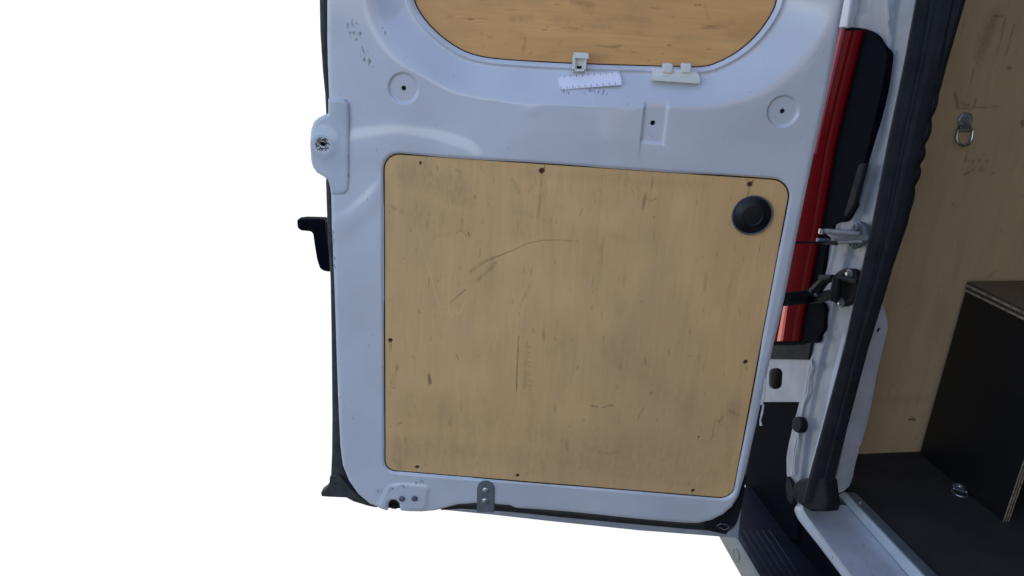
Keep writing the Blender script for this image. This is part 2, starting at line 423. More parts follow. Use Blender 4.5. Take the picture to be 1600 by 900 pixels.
EDGE = layered('plywood_edge')
EDGE_DARK = mat('plywood_glue_layer', (.07, .05, .035), .85)
# red lens
LENS = bpy.data.materials.new('red_lens'); LENS.use_nodes = True; b = LENS.node_tree.nodes['Principled BSDF']
b.inputs['Base Color'].default_value = (.10, .001, .003, 1); b.inputs['Roughness'].default_value = .09; b.inputs['Transmission Weight'].default_value = 0
b.inputs['Specular IOR Level'].default_value = .02; b.inputs['Roughness'].default_value = .3
_n = LENS.node_tree.nodes.new('ShaderNodeTexWave'); _n.inputs['Scale'].default_value = 55; _n.bands_direction = 'Z'
_t = LENS.node_tree.nodes.new('ShaderNodeTexCoord'); LENS.node_tree.links.new(_t.outputs['Object'], _n.inputs[0])
_b = LENS.node_tree.nodes.new('ShaderNodeBump'); _b.inputs['Strength'].default_value = .02; _b.inputs['Distance'].default_value = .001
LENS.node_tree.links.new(_n.outputs[0], _b.inputs['Height']); LENS.node_tree.links.new(_b.outputs[0], b.inputs['Normal'])
REDPALE = mat('glowing_lens_edge', (.85, .12, .07), .15, coat=.6)
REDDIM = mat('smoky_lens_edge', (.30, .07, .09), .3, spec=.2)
BACK = bpy.data.materials.new('white_backdrop'); BACK.use_nodes = True; t = BACK.node_tree; t.nodes.clear()
e = t.nodes.new('ShaderNodeEmission'); e.inputs[0].default_value = (1, 1, 1, 1); e.inputs[1].default_value = .385; oo = t.nodes.new('ShaderNodeOutputMaterial'); t.links.new(e.outputs[0], oo.inputs[0])

# ------------------------------------------------------------ setting: the plain white surround
ORG = (0, 3, -1.6)
prof = [(.42, -1.62)] + [(2.6+.8*math.sin(a), -.82-.8*math.cos(a)) for a in np.linspace(0, math.pi/2, 12)] + [(3.4, 1.0)]
V = [A(x, y, z) for y, z in prof for x in (-4.6, 1.2)]
bd = obj('sky', V, [[2*i, 2*i+1, 2*i+3, 2*i+2] for i in range(len(prof)-1)], BACK, None)
tag(bd, 'plain white overexposed backdrop behind the van door', kind='structure')

ORG = (0, -1, -1.56)
GROUNDM = mat('asphalt', (.06, .06, .06), .9, bump=.6, bscale=150, var=.3, vscale=20)
gd = obj('ground', *prism(level(-1.56), [(-7, -30), (7, -30), (7, .40), (-7, .40)], 0, -.03), GROUNDM, None, smooth=0)
tag(gd, 'grey asphalt behind the van where the photographer stands', kind='structure')
# ============================================================ THE VAN
ORG = tuple(H0 + A(0, 0, -1.55))
van = empty('van', ORG); tag(van, 'white van seen at its open rear door with plywood lined interior', 'van')

# ---------------- rear door
WIN = [DOOR.at(x, y) for x, y in ((1227, -70), (1225, 0), (1212, 28), (1190, 58), (1160, 84), (1130, 100), (1105, 108.5), (1050, 107), (900, 102.5), (800, 97), (755, 93), (722, 84), (690, 64), (664, 40), (648, 18), (640, 0), (628, -70))]
top = .52
WIN = [(WIN[0][0]+.012, top-.14)] + WIN + [(WIN[-1][0]-.012, top-.14)]
WIN = smooth_closed(rounded(WIN, [.09]+[.0]*(len(WIN)-2)+[.09], 5), 2)
OUT_L = [(511, 0), (510.5, 60), (511, 100), (512.5, 153), (514, 180), (516, 280), (517, 305), (521, 430), (525, 550), (528, 640), (531, 700), (535, 728), (545, 752), (560, 773), (578, 788), (598, 796)]
OUT_B = [(606, 798), (606.5, 786), (611, 781), (618, 781), (624, 786), (626, 798), (640, 800.5), (658, 801), (680, 799), (697, 794), (715, 789), (736, 787.5), (742, 787), (772, 789), (796, 791), (806, 795.5), (860, 800), (960, 808.5), (1068, 818), (1092, 818.5), (1112, 814), (1130, 805), (1144, 793), (1154, 776), (1161, 753)]
OUT_R = [(1183, 665), (1209, 540), (1225, 470), (1252, 340), (1276, 225), (1293, 150), (1312, 45), (1320, 0)]
po = DOOR.pts(OUT_L+OUT_B+OUT_R)
po = [(po[0][0], top)] + po + [(po[-1][0], top)]
PLYBOX = DOOR.pts([(599, 237), (1236, 277), (1143, 781), (604, 737)])
pl_x0, pl_x1, pl_z1, pl_z0 = -.2625, .3785, -.2395, -.8310
PLYHOLE = rounded([(pl_x0, pl_z0), (pl_x1, pl_z0), (pl_x1, pl_z1), (pl_x0, pl_z1)], [.020, .024, .030, .026], 7)
def circ(c, r, n=20): return [(c[0]+r*math.cos(2*math.pi*i/n), c[1]+r*math.sin(2*math.pi*i/n)) for i in range(n)]
D1, D2, D3 = DOOR.at(630, 138), DOOR.at(1223.5, 174), DOOR.at(1020, 192)
holes = [PLYHOLE, circ(D1, .0038), circ(D2, .0038), circ(D3, .0038), WIN]
TAB = DOOR.pts([(1008, 150), (1046, 152), (1037, 226), (1001, 222)])
STEP = DOOR.pts([(800, 158), (900, 160), (1008, 166)])
LOCK = smooth_closed(DOOR.pts([(586, 800), (596, 778), (602, 763), (616, 754), (660, 756), (673, 760), (668, 774), (668, 800)]), 2)
REFLECT1 = DOOR.pts([(506, 208), (560, 196), (620, 189), (680, 198), (730, 214), (762, 236)])
REFLECT2 = DOOR.pts([(512, 335), (545, 318), (575, 292), (600, 262)])
SPOT = DOOR.at(828, 172)
def door_relief(X, Y):
    d = sdf(WIN, X, Y)
    # pressed slope down to the window opening, wider to the right-hand corner and the hinge side
    wdt = .052 + .022*sstep((X-.22)/.16) + .012*sstep((-.18-X)/.08)
    t = np.clip(1-(d-.007)/wdt, 0, 1)
    h = .026*np.where(t < 1, sstep(t)*.8+.2*t, 1)
    h = h - .0022*np.exp(-((d-.006)/.0025)**2)                # rolled lip
    h = h + .003*sstep(1-d/.003)
    for c in (D1, D2):
        r = np.hypot(X-c[0], Y-c[1]); h = h + .0035*sstep((.0245-r)/.004)
    r = sdf(TAB, X, Y); fade = sstep((Y-TAB[3][1]+.002)/.02)*0+1
    h = h + .0022*sstep((.002-r)/.006)*sstep((TAB[0][1]-.002-Y)/.018)*fade
    # broad shallow panel left of the tab
    sy = np.interp(X, [p[0] for p in STEP], [p[1] for p in STEP])
    h = h - .0018*sstep((sy-Y+.002)/.005)*sstep((X-STEP[0][0])/.05+.5)*sstep((STEP[2][0]+.001-X)/.004)*sstep((Y+.245)/.06)
    # turned edge of the plywood opening
    e = sdf(PLYHOLE, X, Y); h = h + .003*sstep(1-e/.0045)
    # outer edge rolls back
    e2 = polydist(po, X, Y); h = h + .0035*sstep(1-e2/.005)
    # bottom latch boss
    r = sdf(LOCK, X, Y); h = h - .0026*sstep((.004-r)/.010)
    # soft swells added to the sheet, imitating bright reflections on the closing side
    for cv, ln2 in ((REFLECT1, .05), (REFLECT2, .04)):
        cy = np.interp(X, [p[0] for p in cv], [p[1] for p in cv]); k = sstep((cv[-1][0]-X)/.03+.2)*sstep((X-cv[0][0])/.02+.5)
        dd = cy-Y; h = h - .0019*k*sstep((dd+.002)/.026)*sstep(1-(dd-.026)/ln2)
    h = h - .0012*np.exp(-(((X-SPOT[0])/.017)**2+((Y-SPOT[1])/.010)**2))  # small swell added to imitate a bright reflection
    # gentle oil-canning of the thin sheet
    h = h + .0016*np.sin(X*9+1.0)*np.sin(Y*13+.6) + .0011*np.sin((X+Y)*21) + .0016*np.exp(-(((X+.22)/.13)**2+((Y+.19)/.045)**2))
    return h
dense = [(D1[0], D1[1], .03, .03, .0013), (D2[0], D2[1], .03, .03, .0013), ((TAB[0][0]+TAB[2][0])/2, (TAB[0][1]+TAB[2][1])/2, .032, .048, .0016),
         (-.02, STEP[1][1], .12, .006, .0016), (LOCK[0][0]+.04, -.87, .065, .035, .002),
         (.06, -.2365, .33, .005, .0018), (.06, -.833, .33, .005, .0018), (-.265, -.535, .005, .30, .0018), (.381, -.535, .005, .30, .0018)]
scuffs(PAINT, DOOR, [(546, 40, 552, 58, .006), (553, 35, 562, 55, .007), (556, 55, 562, 72, .007), (565, 78, 570, 92, .006), (576, 82, 580, 100, .006), (597, 45, 604, 62, .004),
                     (878, 143, 890, 146, .003), (915, 146, 922, 142, .004), (930, 141, 946, 146, .005), (590, 768, 660, 752, .006), (521, 360, 523, 420, .004), (575, 311, 592, 314, .003)])
door = sheet('rear_door', DOOR, po, holes, door_relief, .0042, PAINT, van, dense, rim=[.03, .004, .006, .006, .006, .006], follow=[(WIN, (.0015, .003, .0045, .006, .0075, .009, .0115, .0145)), (PLYHOLE, (.0012, .0025, .004, .006))])
tag(door, 'white inner panel of the open rear door with two plywood infills')

# unseen light blocker and the door's rubber edges
SK = [(511, -60), (511, 150), (513, 300), (517, 500), (521, 700), (524, 764), (560, 782), (600, 783), (690, 797), (780, 806), (860, 815), (1000, 829.5), (1060, 834), (1152, 841), (1158, 790), (1170, 720), (1206, 540), (1222, 470), (1249, 340), (1273, 225), (1290, 150), (1309, 45), (1317, 0)]
sk = DOOR.pts(SK, -.044); sk = [(sk[0][0], top)] + sk + [(sk[-1][0], top)]
plate('outer_skin', DOOR, sk, -.044, -.052, HEM, door, bevel=.002, raw=True)
BLOCKER = [(1225, -60), (1290, -60), (1286, 45), (1262, 150), (1240, 240), (1216, 340), (1188, 470), (1160, 600), (1130, 740), (1090, 770), (1060, 740), (1150, 300)]
plate('outer_skin', DOOR, [(a-6, b) for a, b in BLOCKER], -.0525, -.105, HEM, door, bevel=.01)  # unseen box added behind the hinge edge to block backdrop light
def strip(name, P, left, right, off, prof_, mat_, parent, zt=None, **k):
    rows = []
    for (a, b) in zip(left, right):
        L = P.w(*P.at(*a, off)) + P.N*off; Rr = P.w(*P.at(*b, off)) + P.N*off; rows.append((L, Rr, P.N))
    if zt is not None:
        L, Rr, N_ = rows[0]; up = zt - L[2]; rows = [(L+Z*up, Rr+Z*up, N_)] + rows
    V, Fc = loft(rows, prof_); return obj(name, V, Fc, mat_, parent, **k)
BULGE = [(0, -.012), (.02, -.004), (.2, 0), (.5, .0015), (.8, 0), (1, -.006)]
strip('edge_rubber', DOOR, [(498, 0), (499, 50), (503, 110), (507, 150), (508, 172), (511, 225), (508, 285), (510, 345), (513, 400), (516, 450), (517, 550), (518, 650), (517.5, 710), (515, 758)],
      [(514, 0), (514, 50), (514, 110), (515, 150), (516, 172), (519, 225), (520, 285), (522, 345), (524, 400), (526, 450), (529, 550), (532, 650), (534, 710), (548, 768)], -.03, BULGE, RUBBER_OLD, door, zt=top)
plate('corner_rubber', DOOR, [(515, 745), (529, 742), (548, 765), (572, 785), (590, 794), (575, 791), (552, 784), (541, 778), (516, 777), (502, 776), (501, 770), (508, 765), (514, 758)], -.022, -.04, RUBBER_OLD, door, bevel=.002)
bx_ = [690, 720, 760, 800, 860, 930, 1000, 1070, 1135]
strip('bottom_rubber', DOOR, [(x, y) for x, y in zip(bx_, (792, 785, 784, 786, 796, 802, 808, 814, 812))],
      [(x, y) for x, y in zip(bx_, (797, 796, 799, 802, 808, 815, 821.5, 828, 833))], -.028, [(0, 0), (.3, .002), (.45, -.004), (.6, -.004), (.75, .003), (1, -.003)], RUBBER_OLD, door)
plate('corner_rubber', DOOR, [(1158, 748), (1166, 744), (1163, 775), (1158, 797), (1150, 820), (1140, 828), (1134, 836), (1100, 828), (1100, 812), (1130, 800), (1146, 785)], -.024, -.036, RUBBER, door, bevel=.002)
plate('corner_flange', DOOR, [(1159, 789), (1153.5, 841), (1135, 839), (1140, 831), (1149, 823), (1154, 808)], -.034, -.042, HEM, door, bevel=.0008)
V, Fc = tube([DOOR.w(*DOOR.at(x, y, -.02), -.0) + A(0, .02, 0) for x, y in ((1120, 822), (1126, 818), (1134, 819), (1140, 824), (1132, 828), (1124, 824))], .0012, 8)
obj('retaining_clip', V, Fc, STEEL, door)

# plywood infills
S = []
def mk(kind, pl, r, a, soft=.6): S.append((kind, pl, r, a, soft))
for (x, y, r) in ((657, 255, .0026), (847, 267, .0052), (1172, 288, .0048), (610, 532, .0046), (1165.5, 566, .0046), (652, 730, .0042), (809, 743, .0038), (1083, 767, .0040), (1092, 683, .0024)):
    mk('h', [(x, y)], r, 1.0, .35)
mk('d', [(847, 270), (845, 300), (841, 340)], .0045, .30, 1); mk('d', [(851, 258), (850, 270)], .0012, .8); mk('d', [(1172, 288), (1168, 308)], .0013, .8); mk('d', [(1177, 281), (1175, 292)], .0012, .8); mk('d', [(1168, 281), (1169, 290)], .0012, .7)
mk('d', [(611, 537), (610, 548)], .003, .55); mk('d', [(1166, 572), (1166, 578)], .002, .4)
mk('s', [(705, 473), (716, 463), (728, 453)], .0022, .42, .9); mk('s', [(745, 440), (760, 426), (772, 416)], .006, .30, 1); mk('s', [(752, 414), (768, 405), (786, 398), (803, 391)], .0023, .5, 1)
mk('s', [(803, 391), (825, 380), (850, 375.5), (875, 375.5), (903, 378)], .0019, .36, 1); mk('d', [(735, 424), (755, 410), (770, 403)], .0055, .25, 1)
mk('d', [(768, 412), (776, 411)], .002, .45)
mk('d', [(714, 365), (718, 359), (724, 361), (728, 369)], .0030, .42, 1); mk('d', [(732, 364), (733, 367)], .0018, .75)
mk('d', [(679, 372), (684, 364), (688, 370)], .004, .15, 1); mk('d', [(613, 322), (618, 327)], .005, .25, 1)
mk('d', [(670, 586), (672, 598)], .0046, .68, .7); mk('p', [(672, 585), (674, 590)], .002, .5)
mk('d', [(714, 555), (716, 563)], .0013, .6); mk('d', [(608, 605), (618, 606)], .0012, .5)
mk('s', [(811, 525), (809, 560), (807, 612)], .0015, .62, .8)
for yy in (540, 549, 556, 564, 570, 582, 594, 600): mk('d', [(822+random.uniform(-3, 2), yy), (830+random.uniform(-2, 5), yy+3)], .0028, .28, 1)
mk('d', [(823, 535), (820, 605)], .0065, .20, 1)
mk('d', [(924, 634), (935, 636)], .0017, .65); mk('d', [(940, 637), (952, 634)], .0022, .4, 1); mk('d', [(950, 632), (959, 634)], .0016, .6)
mk('d', [(996, 656), (1001, 646), (1006, 636)], .0020, .42, 1); mk('d', [(1016, 616), (1019, 612)], .0024, .4); mk('d', [(1008, 560), (1009, 575)], .0012, .5)
mk('d', [(1074, 556), (1080, 557)], .0016, .5); mk('d', [(1142, 643), (1153, 648)], .0050, .40, .7); mk('d', [(1124, 659), (1128, 652)], .0048, .45, .7)
mk('d', [(935, 705), (950, 708), (968, 706)], .006, .28, 1); mk('d', [(985, 362), (1062, 355)], .003, .0)
mk('d', [(1018, 313), (1024, 311)], .0032, .45, 1); mk('d', [(1009, 308), (1004, 325)], .003, .22, 1)
mk('d', [(830, 440), (812, 478)], .0028, .22, 1); mk('d', [(622, 663), (628, 660)], .0015, .5)
mk('d', [(618, 690), (622, 704)], .004, .35, 1); mk('d', [(633, 700), (634, 712)], .003, .3, 1); mk('d', [(640, 730), (668, 726)], .004, .15, 1)
mk('d', [(712, 266), (720, 268)], .004, .30, 1); mk('d', [(742, 305), (742, 309)], .002, .5); mk('d', [(700, 310), (735, 318)], .018, .18, 1); mk('d', [(680, 345), (700, 360)], .02, .14, 1)
mk('d', [(800, 280), (812, 300)], .004, .25, 1); mk('d', [(832, 290), (826, 300)], .003, .25, 1)
mk('p', [(770, 395), (775, 340)], .0022, .5, 1); mk('p', [(648, 330), (660, 390), (676, 440), (690, 495)], .0020, .55, 1); mk('p', [(700, 480), (706, 498), (712, 480), (718, 494), (726, 470)], .0018, .5, 1)
mk('p', [(845, 690), (850, 684)], .0022, .5)
for (x, y, a, b, rr_, k) in ((640, 700, 1120, 735, .05, .13), (640, 640, 900, 690, .06, .10), (900, 700, 1130, 720, .06, .12), (640, 270, 720, 300, .04, .18), (650, 330, 720, 350, .04, .14), (960, 540, 1080, 640, .05, .10), (1100, 700, 1150, 640, .03, .14), (620, 690, 625, 730, .02, .22), (820, 270, 1100, 290, .015, .12), (900, 730, 1100, 760, .018, .10)):  # broad soft darkening, mostly along the bottom and at upper left
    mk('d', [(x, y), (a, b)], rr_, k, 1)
for (x, y, a, b, rr_, k) in ((820, 400, 900, 470, .075, .42), (930, 500, 1000, 420, .07, .35), (760, 520, 800, 470, .05, .3), (1060, 330, 1080, 430, .045, .3), (690, 600, 760, 580, .045, .22), (880, 330, 960, 345, .03, .3)):
    mk('p', [(x, y), (a, b)], rr_, k, 1)
for i in range(220):
    x, y = random.uniform(608, 1180), random.uniform(250, 770); L = random.uniform(1, 9)
    mk('d', [(x, y), (x+random.uniform(-1.5, 1.5), y+L)], random.uniform(.0008, .0017), random.uniform(.15, .5), .8)
for i in range(26):
    x, y = random.uniform(608, 1180), random.uniform(250, 760); mk('d', [(x, y), (x+random.uniform(-30, 30), y+random.uniform(-16, 16))], random.uniform(.008, .022), random.uniform(.04, .10), 1)
for i in range(26):
    x, y = random.uniform(700, 1150), random.uniform(260, 300); mk('d', [(x, y), (x+2, y+random.uniform(8, 22))], .0012, random.uniform(.15, .35), .8)
PD = DOOR.moved(-.0035)
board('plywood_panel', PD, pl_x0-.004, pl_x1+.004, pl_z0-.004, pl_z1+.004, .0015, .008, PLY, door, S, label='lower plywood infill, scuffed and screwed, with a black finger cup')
S = []
for i in range(80):
    x, y = random.uniform(650, 1210), random.uniform(-60, 98); mk('d', [(x, y), (x+random.uniform(2, 9), y+random.uniform(-1, 1))], random.uniform(.0008, .0015), random.uniform(.15, .6), .8)
for i in range(20):
    x, y = random.uniform(650, 1200), random.uniform(-40, 95); mk('d', [(x, y), (x+random.uniform(-30, 60), y+random.uniform(-8, 8))], random.uniform(.006, .014), random.uniform(.06, .16), 1)
mk('d', [(895, 2), (925, 8)], .008, .35, 1); mk('d', [(800, 30), (830, 28)], .009, .22, 1); mk('d', [(820, 60), (818, 78)], .004, .3, 1); mk('d', [(1100, 5), (1108, 30)], .003, .3, 1)
PU = DOOR.moved(-.0345)
board('plywood_panel', PU, WIN[0][0]*0-.25, .40, -.125, top-.10, .0022, .006, PLY_UP, door, S, label='upper plywood infill filling the window opening')

for lp, dp, rr_ in ((PLYHOLE, .0033, .0011), (WIN, .0325, .0014)):
    obj('infill_gap_dark', *tube([DOOR.w(u, v, dp) for u, v in resample(list(lp)+[lp[0]], .01)[:-1]], rr_, 6, closed=True), RUBBER, door)  # dark tubes added to imitate the shaded gap round each infill
# screws in the lower board
for (x, y, r) in ((847, 267, .0032), (1172, 288, .0032), (610, 532, .003), (1165.5, 566, .003), (652, 730, .0030), (809, 743, .0028), (1083, 767, .0030)):
    c = PD.w(*PD.at(x, y), .0033)
    obj('screw', *join([lathe(c, PD.N, [(r, -.001), (r, .0006), (r*.7, .001)], 14), box(c+PD.N*.0012, r*1.3, .0006, .0006), box(c+PD.N*.0012, .0006, .0006, r*1.3)]), RUST, door)

# finger cup
c = PD.w(*PD.at(1175, 336), 0)
obj('finger_cup_ring', *lathe(c, PD.N, [(.0300, .001), (.0318, .0016), (.0326, .0030), (.0318, .0040), (.0300, .0034), (.0290, .002)], 56, False), STEEL, door)
obj('finger_cup', *lathe(c-A(.0012, 0, -.0008), PD.N, [(.0296, .001), (.0298, .0036), (.0290, .0048), (.0278, .0050), (.0262, .0058), (.0238, .0076), (.0205, .0094), (.0170, .0104), (.0152, .0106), (.0142, .0101), (.0130, .0102), (.0080, .0106), (.0001, .0108)], 56, False), GLOSSY, door)

# striker plate on the closing edge
PP = [(513, 154), (530, 153.5), (539, 156), (544, 162), (545, 175), (545.5, 285), (544, 297), (539, 303), (530, 304), (517.5, 304), (516, 292), (513, 281), (505, 275), (495, 269), (489, 260), (486.5, 250), (485.5, 225), (486.5, 202), (491, 190), (498, 184), (506, 180), (513, 177)]
p2 = DOOR.pts(PP, .001); hc = DOOR.at(505.5, 224.5)
so_ = [(q[0], q[1]) for q in p2]
PLATEM = mat('striker_paint', (.50, .535, .58), .4, coat=.6, bump=.08, bscale=55, var=.14, vscale=24, speck=.6, speck_col=(.2, .2, .18), sscale=120)
plate('striker_hole_dark', DOOR, [(516, 190), (500, 196), (494, 206), (492, 225), (494, 246), (500, 260), (516, 270)], -.007, -.014, HOLE, door)  # dark sheet added so the plate hole reads as unlit
sp_ = sheet('striker_plate', DOOR.moved(.0034), so_, [[(hc[0]+.0052*math.cos(t)*(1+.12*math.sin(3*t)), hc[1]+.0042*math.sin(t)*(1+.15*math.cos(2*t))) for t in np.linspace(0, 2*math.pi, 22)[:-1]]],
      lambda X, Y: .002*sstep(1-polydist(so_, X, Y)/.003) - .0018*sstep((X+.345)/.012)*0 - .003*np.exp(-((np.hypot(X-hc[0], Y-hc[1])-.014)/.010)**2)*(X < -.33), .0024, PLATEM, door, rim=.006)
# rusty flakes round the hole
V, Fc = [], []
for i in range(190):
    a = random.uniform(0, 6.28); r = random.uniform(.0055, .0115); s = random.uniform(.0004, .0011); q = (hc[0]+r*math.cos(a), hc[1]+r*math.sin(a)*1.02)
    hh = -.003*math.exp(-((math.hypot(q[0]-hc[0], q[1]-hc[1])-.014)/.010)**2)
    v, f = box(DOOR.w(q[0], q[1], hh-.0034), s*random.uniform(1, 2), .0005, s*random.uniform(1, 2)); V, Fc = join([(V, Fc), (v, f)])
fl = obj('paint_flakes', V, Fc, RUST, sp_, smooth=0); fl['kind'] = 'stuff'

# outside handle seen past the edge
HP = [(463, 343.5), (476, 342), (496, 342.5), (508, 343), (510, 352), (512, 372), (515.5, 395), (520, 424), (513, 425.5), (505, 424), (499, 420), (494.5, 406), (491, 385), (488.5, 367), (486, 362.5), (470, 361), (464, 357)]
hd = plate('door_handle', DOOR, HP, -.058, -.078, PLASTIC, door, bevel=.004, seg=3)
plate('handle_cover', DOOR, [(507, 346), (514, 346), (518, 372), (523, 400), (526, 428), (519, 426), (514, 400), (509.5, 372)], -.050, -.0585, BLACKM, hd, bevel=.002)

# bottom bracket with two screws
bk = plate('guide_bracket', DOOR, [(745, 801), (745, 764), (748, 756), (754, 752.5), (762, 752.5), (769, 756), (772.5, 764), (772, 801)], .003, -.001, BRACKET, door, bevel=.001)
for x, y in ((758.5, 766.5), (757.5, 783)):
    c = DOOR.w(*DOOR.at(x, y, .003)) + DOOR.N*.003
    obj('bolt', *lathe(c, DOOR.N, [(.0062, .0), (.0062, .0012), (.0050, .0018), (.0046, .0010), (.0038, .0012), (.0036, .0034), (.0028, .0042), (.0014, .0042), (.0012, .0026), (.0001, .0026)], 24, False), BRIGHT, bk)
# latch bolts and the dark latch behind the notch
for x, y in ((628, 779.5), (647.5, 779)):
    c = DOOR.w(*DOOR.at(x, y, .004)) + DOOR.N*.004
    obj('latch_bolt', *lathe(c, DOOR.N, [(.0058, -.001), (.0058, .0008), (.0044, .0022), (.0038, .0036), (.0022, .0038), (.0016, .002), (.0001, .002)], 20, False), STEEL, door)
plate('latch', DOOR, [(600, 794), (602, 774), (630, 774), (632, 795)], -.012, -.02, HOLE, door)
plate('latch_claw', DOOR, [(611, 795), (610, 791), (614, 788), (619, 790), (617, 793), (620, 796)], -.008, -.014, BLACKM, door, bevel=.001)

# drips of sealant at the hinge edge
for pth in ([(1195, 590), (1192, 605), (1193, 615), (1188, 632)], [(1191, 632), (1189, 645), (1186, 656), (1187, 664)]):
    obj('sealant_run', *tube([DOOR.w(*DOOR.at(x+2, y, -.004)) - DOOR.N*.004 for x, y in pth], [.0016, .0022, .0014, .0028], 8), PAINT2, door)

# ---------------- body: rear pillar
def rel(px, off=0): return REAR.pts(px, off)
PIL_R = [(1445, -10), (1424, 100), (1400, 220), (1373, 360), (1348, 470), (1308, 650), (1275, 790)]
PIL_L = [(1246, 790), (1236, 760), (1229, 742), (1229, 715), (1233, 690), (1242, 655), (1249, 628), (1196, 628), (1180, 628), (1200, 500), (1240, 300), (1285, 60), (1300, -10)]
pp = rel(PIL_R+PIL_L); pp = [(pp[len(PIL_R+PIL_L)-1][0], .5), (pp[0][0], .5)] + pp
oval = rel(rounded([(1202.5, 575), (1223, 575), (1221, 608), (1200.5, 608)], 8.5, 5))
RIDGE = [rel(l) for l in ([(1390, -10), (1392, 60), (1381, 120), (1360, 210), (1336, 305)], [(1310, 350), (1302, 400), (1290, 440)], [(1270, 560), (1262, 600), (1255, 650), (1243, 700), (1240, 745)])]
STEPS = [rel(l) for l in ([(1322, 398), (1345, 410)], [(1283, 530), (1310, 526)], [(1283, 575), (1300, 572)])]
def pillar_relief(X, Y):
    h = np.zeros(X.shape)
    for r in RIDGE: h -= .0035*np.exp(-(polydist(r, X, Y, False)/.0045)**2)
    for r in STEPS: h += .003*np.exp(-(polydist(r, X, Y, False)/.006)**2)
    inner = rel([(1395, 0), (1364, 210), (1330, 360), (1300, 480), (1280, 560), (1262, 650), (1248, 760)])
    xi = np.interp(Y, [p[1] for p in inner][::-1], [p[0] for p in inner][::-1]); h += .006*sstep((X-xi)/.012)
    h += .0012*np.sin(Y*31)*sstep((X-xi)/.012) + .0003*np.sin(Y*90+X*40)
    g = sdf(rel([(1322, 0), (1355, 0), (1352, 22), (1322, 31)]), X, Y); h += .002*sstep(-g/.004)
    return h
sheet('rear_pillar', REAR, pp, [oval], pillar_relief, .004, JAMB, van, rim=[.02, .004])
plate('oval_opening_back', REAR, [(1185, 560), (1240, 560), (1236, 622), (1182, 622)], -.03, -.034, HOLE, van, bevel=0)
# body seam sealant along the pillar edge
pts_ = [REAR.w(*REAR.at(x+1, y, .004))+REAR.N*.004 for x, y in ((1266, 562), (1268, 575), (1263, 590), (1262, 612), (1255, 632), (1251, 650), (1247, 668), (1246, 690), (1241, 715), (1240, 742))]
obj('seam_bead', *tube(pts_, [.0016, .0022, .0013, .0024, .0015, .0026, .0016, .002, .0014, .002], 8), PAINT2, van)
# upper body edge strip beside the door
plate('body_edge', REAR, [(1300, -120), (1350, -120), (1328, 10), (1323, 44), (1308, 44)], .012, -.01, PAINT2, van, bevel=.003)

# tail light
tl = plate('tail_light', REAR, smooth_closed([(1260, 41), (1330, 42), (1354, 46), (1370, 55), (1379, 70), (1387, 80), (1386, 98), (1380, 130), (1369, 180), (1357, 232), (1347, 270), (1335, 312), (1338, 319), (1325, 343), (1318, 347), (1306, 347), (1299, 362), (1291, 374), (1292, 388), (1281, 450), (1279, 468), (1291, 478), (1288, 497), (1288, 516), (1280, 524), (1277, 537), (1262, 533), (1258, 540), (1185, 540)], 1), .006, -.01, PLASTIC, van, bevel=.002)
def ln(px, off): return [REAR.w(*REAR.at(x, y, off))+REAR.N*off for x, y in px]
LR = [(1347, 48), (1341, 70), (1321, 150), (1303, 225), (1283, 340), (1262, 455), (1252, 500), (1247, 533)]
LL = [(1262, 48), (1258, 70), (1240, 150), (1226, 225), (1206, 340), (1184, 455), (1176, 500), (1172, 533)]
rows = [(a, b_, REAR.N) for a, b_ in zip(ln(LL, .012), ln(LR, .012))]
obj('lens', *loft(rows, [(0, -.008), (.02, -.003), (.1, .001), (.5, .0015), (.83, .001), (.855, -.0015), (.885, -.0015), (.905, .002), (.965, .002), (1, -.001), (1, -.007)]), LENS, tl, label='red lens of the tail light')
# lens edge strips; the lower one coloured to imitate sun glowing through the lens
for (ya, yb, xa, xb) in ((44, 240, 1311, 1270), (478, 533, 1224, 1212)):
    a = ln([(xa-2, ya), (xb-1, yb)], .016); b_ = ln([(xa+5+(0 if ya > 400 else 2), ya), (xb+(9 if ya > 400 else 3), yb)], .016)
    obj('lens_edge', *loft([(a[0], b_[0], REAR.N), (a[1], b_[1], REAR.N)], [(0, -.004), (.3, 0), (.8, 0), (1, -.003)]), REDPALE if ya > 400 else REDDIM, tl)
plate('lens_rib', REAR, [(1352, 255), (1341, 256), (1318, 336), (1322, 340), (1334, 322)], .014, .006, RUBBER, tl, bevel=.003)
plate('lamp_surround', REAR, [(1190, 534), (1268, 535), (1263, 562), (1185, 561)], .005, -.006, RUBBER, van, bevel=.002)
# black corner upright of the bumper
plate('bumper_upright', REAR, [(1150, 627), (1250, 627), (1243, 655), (1232, 700), (1229, 745), (1246, 800), (1246, 845), (1180, 845), (1168, 800)], -.004, -.03, PLASTIC, van, bevel=.003)
plate('body_plug', REAR, smooth_closed([(1237, 655), (1243, 650), (1251, 654), (1253, 666), (1249, 677), (1242, 676), (1236, 669)], 2), .012, -.004, RUBBER, van, bevel=.003)

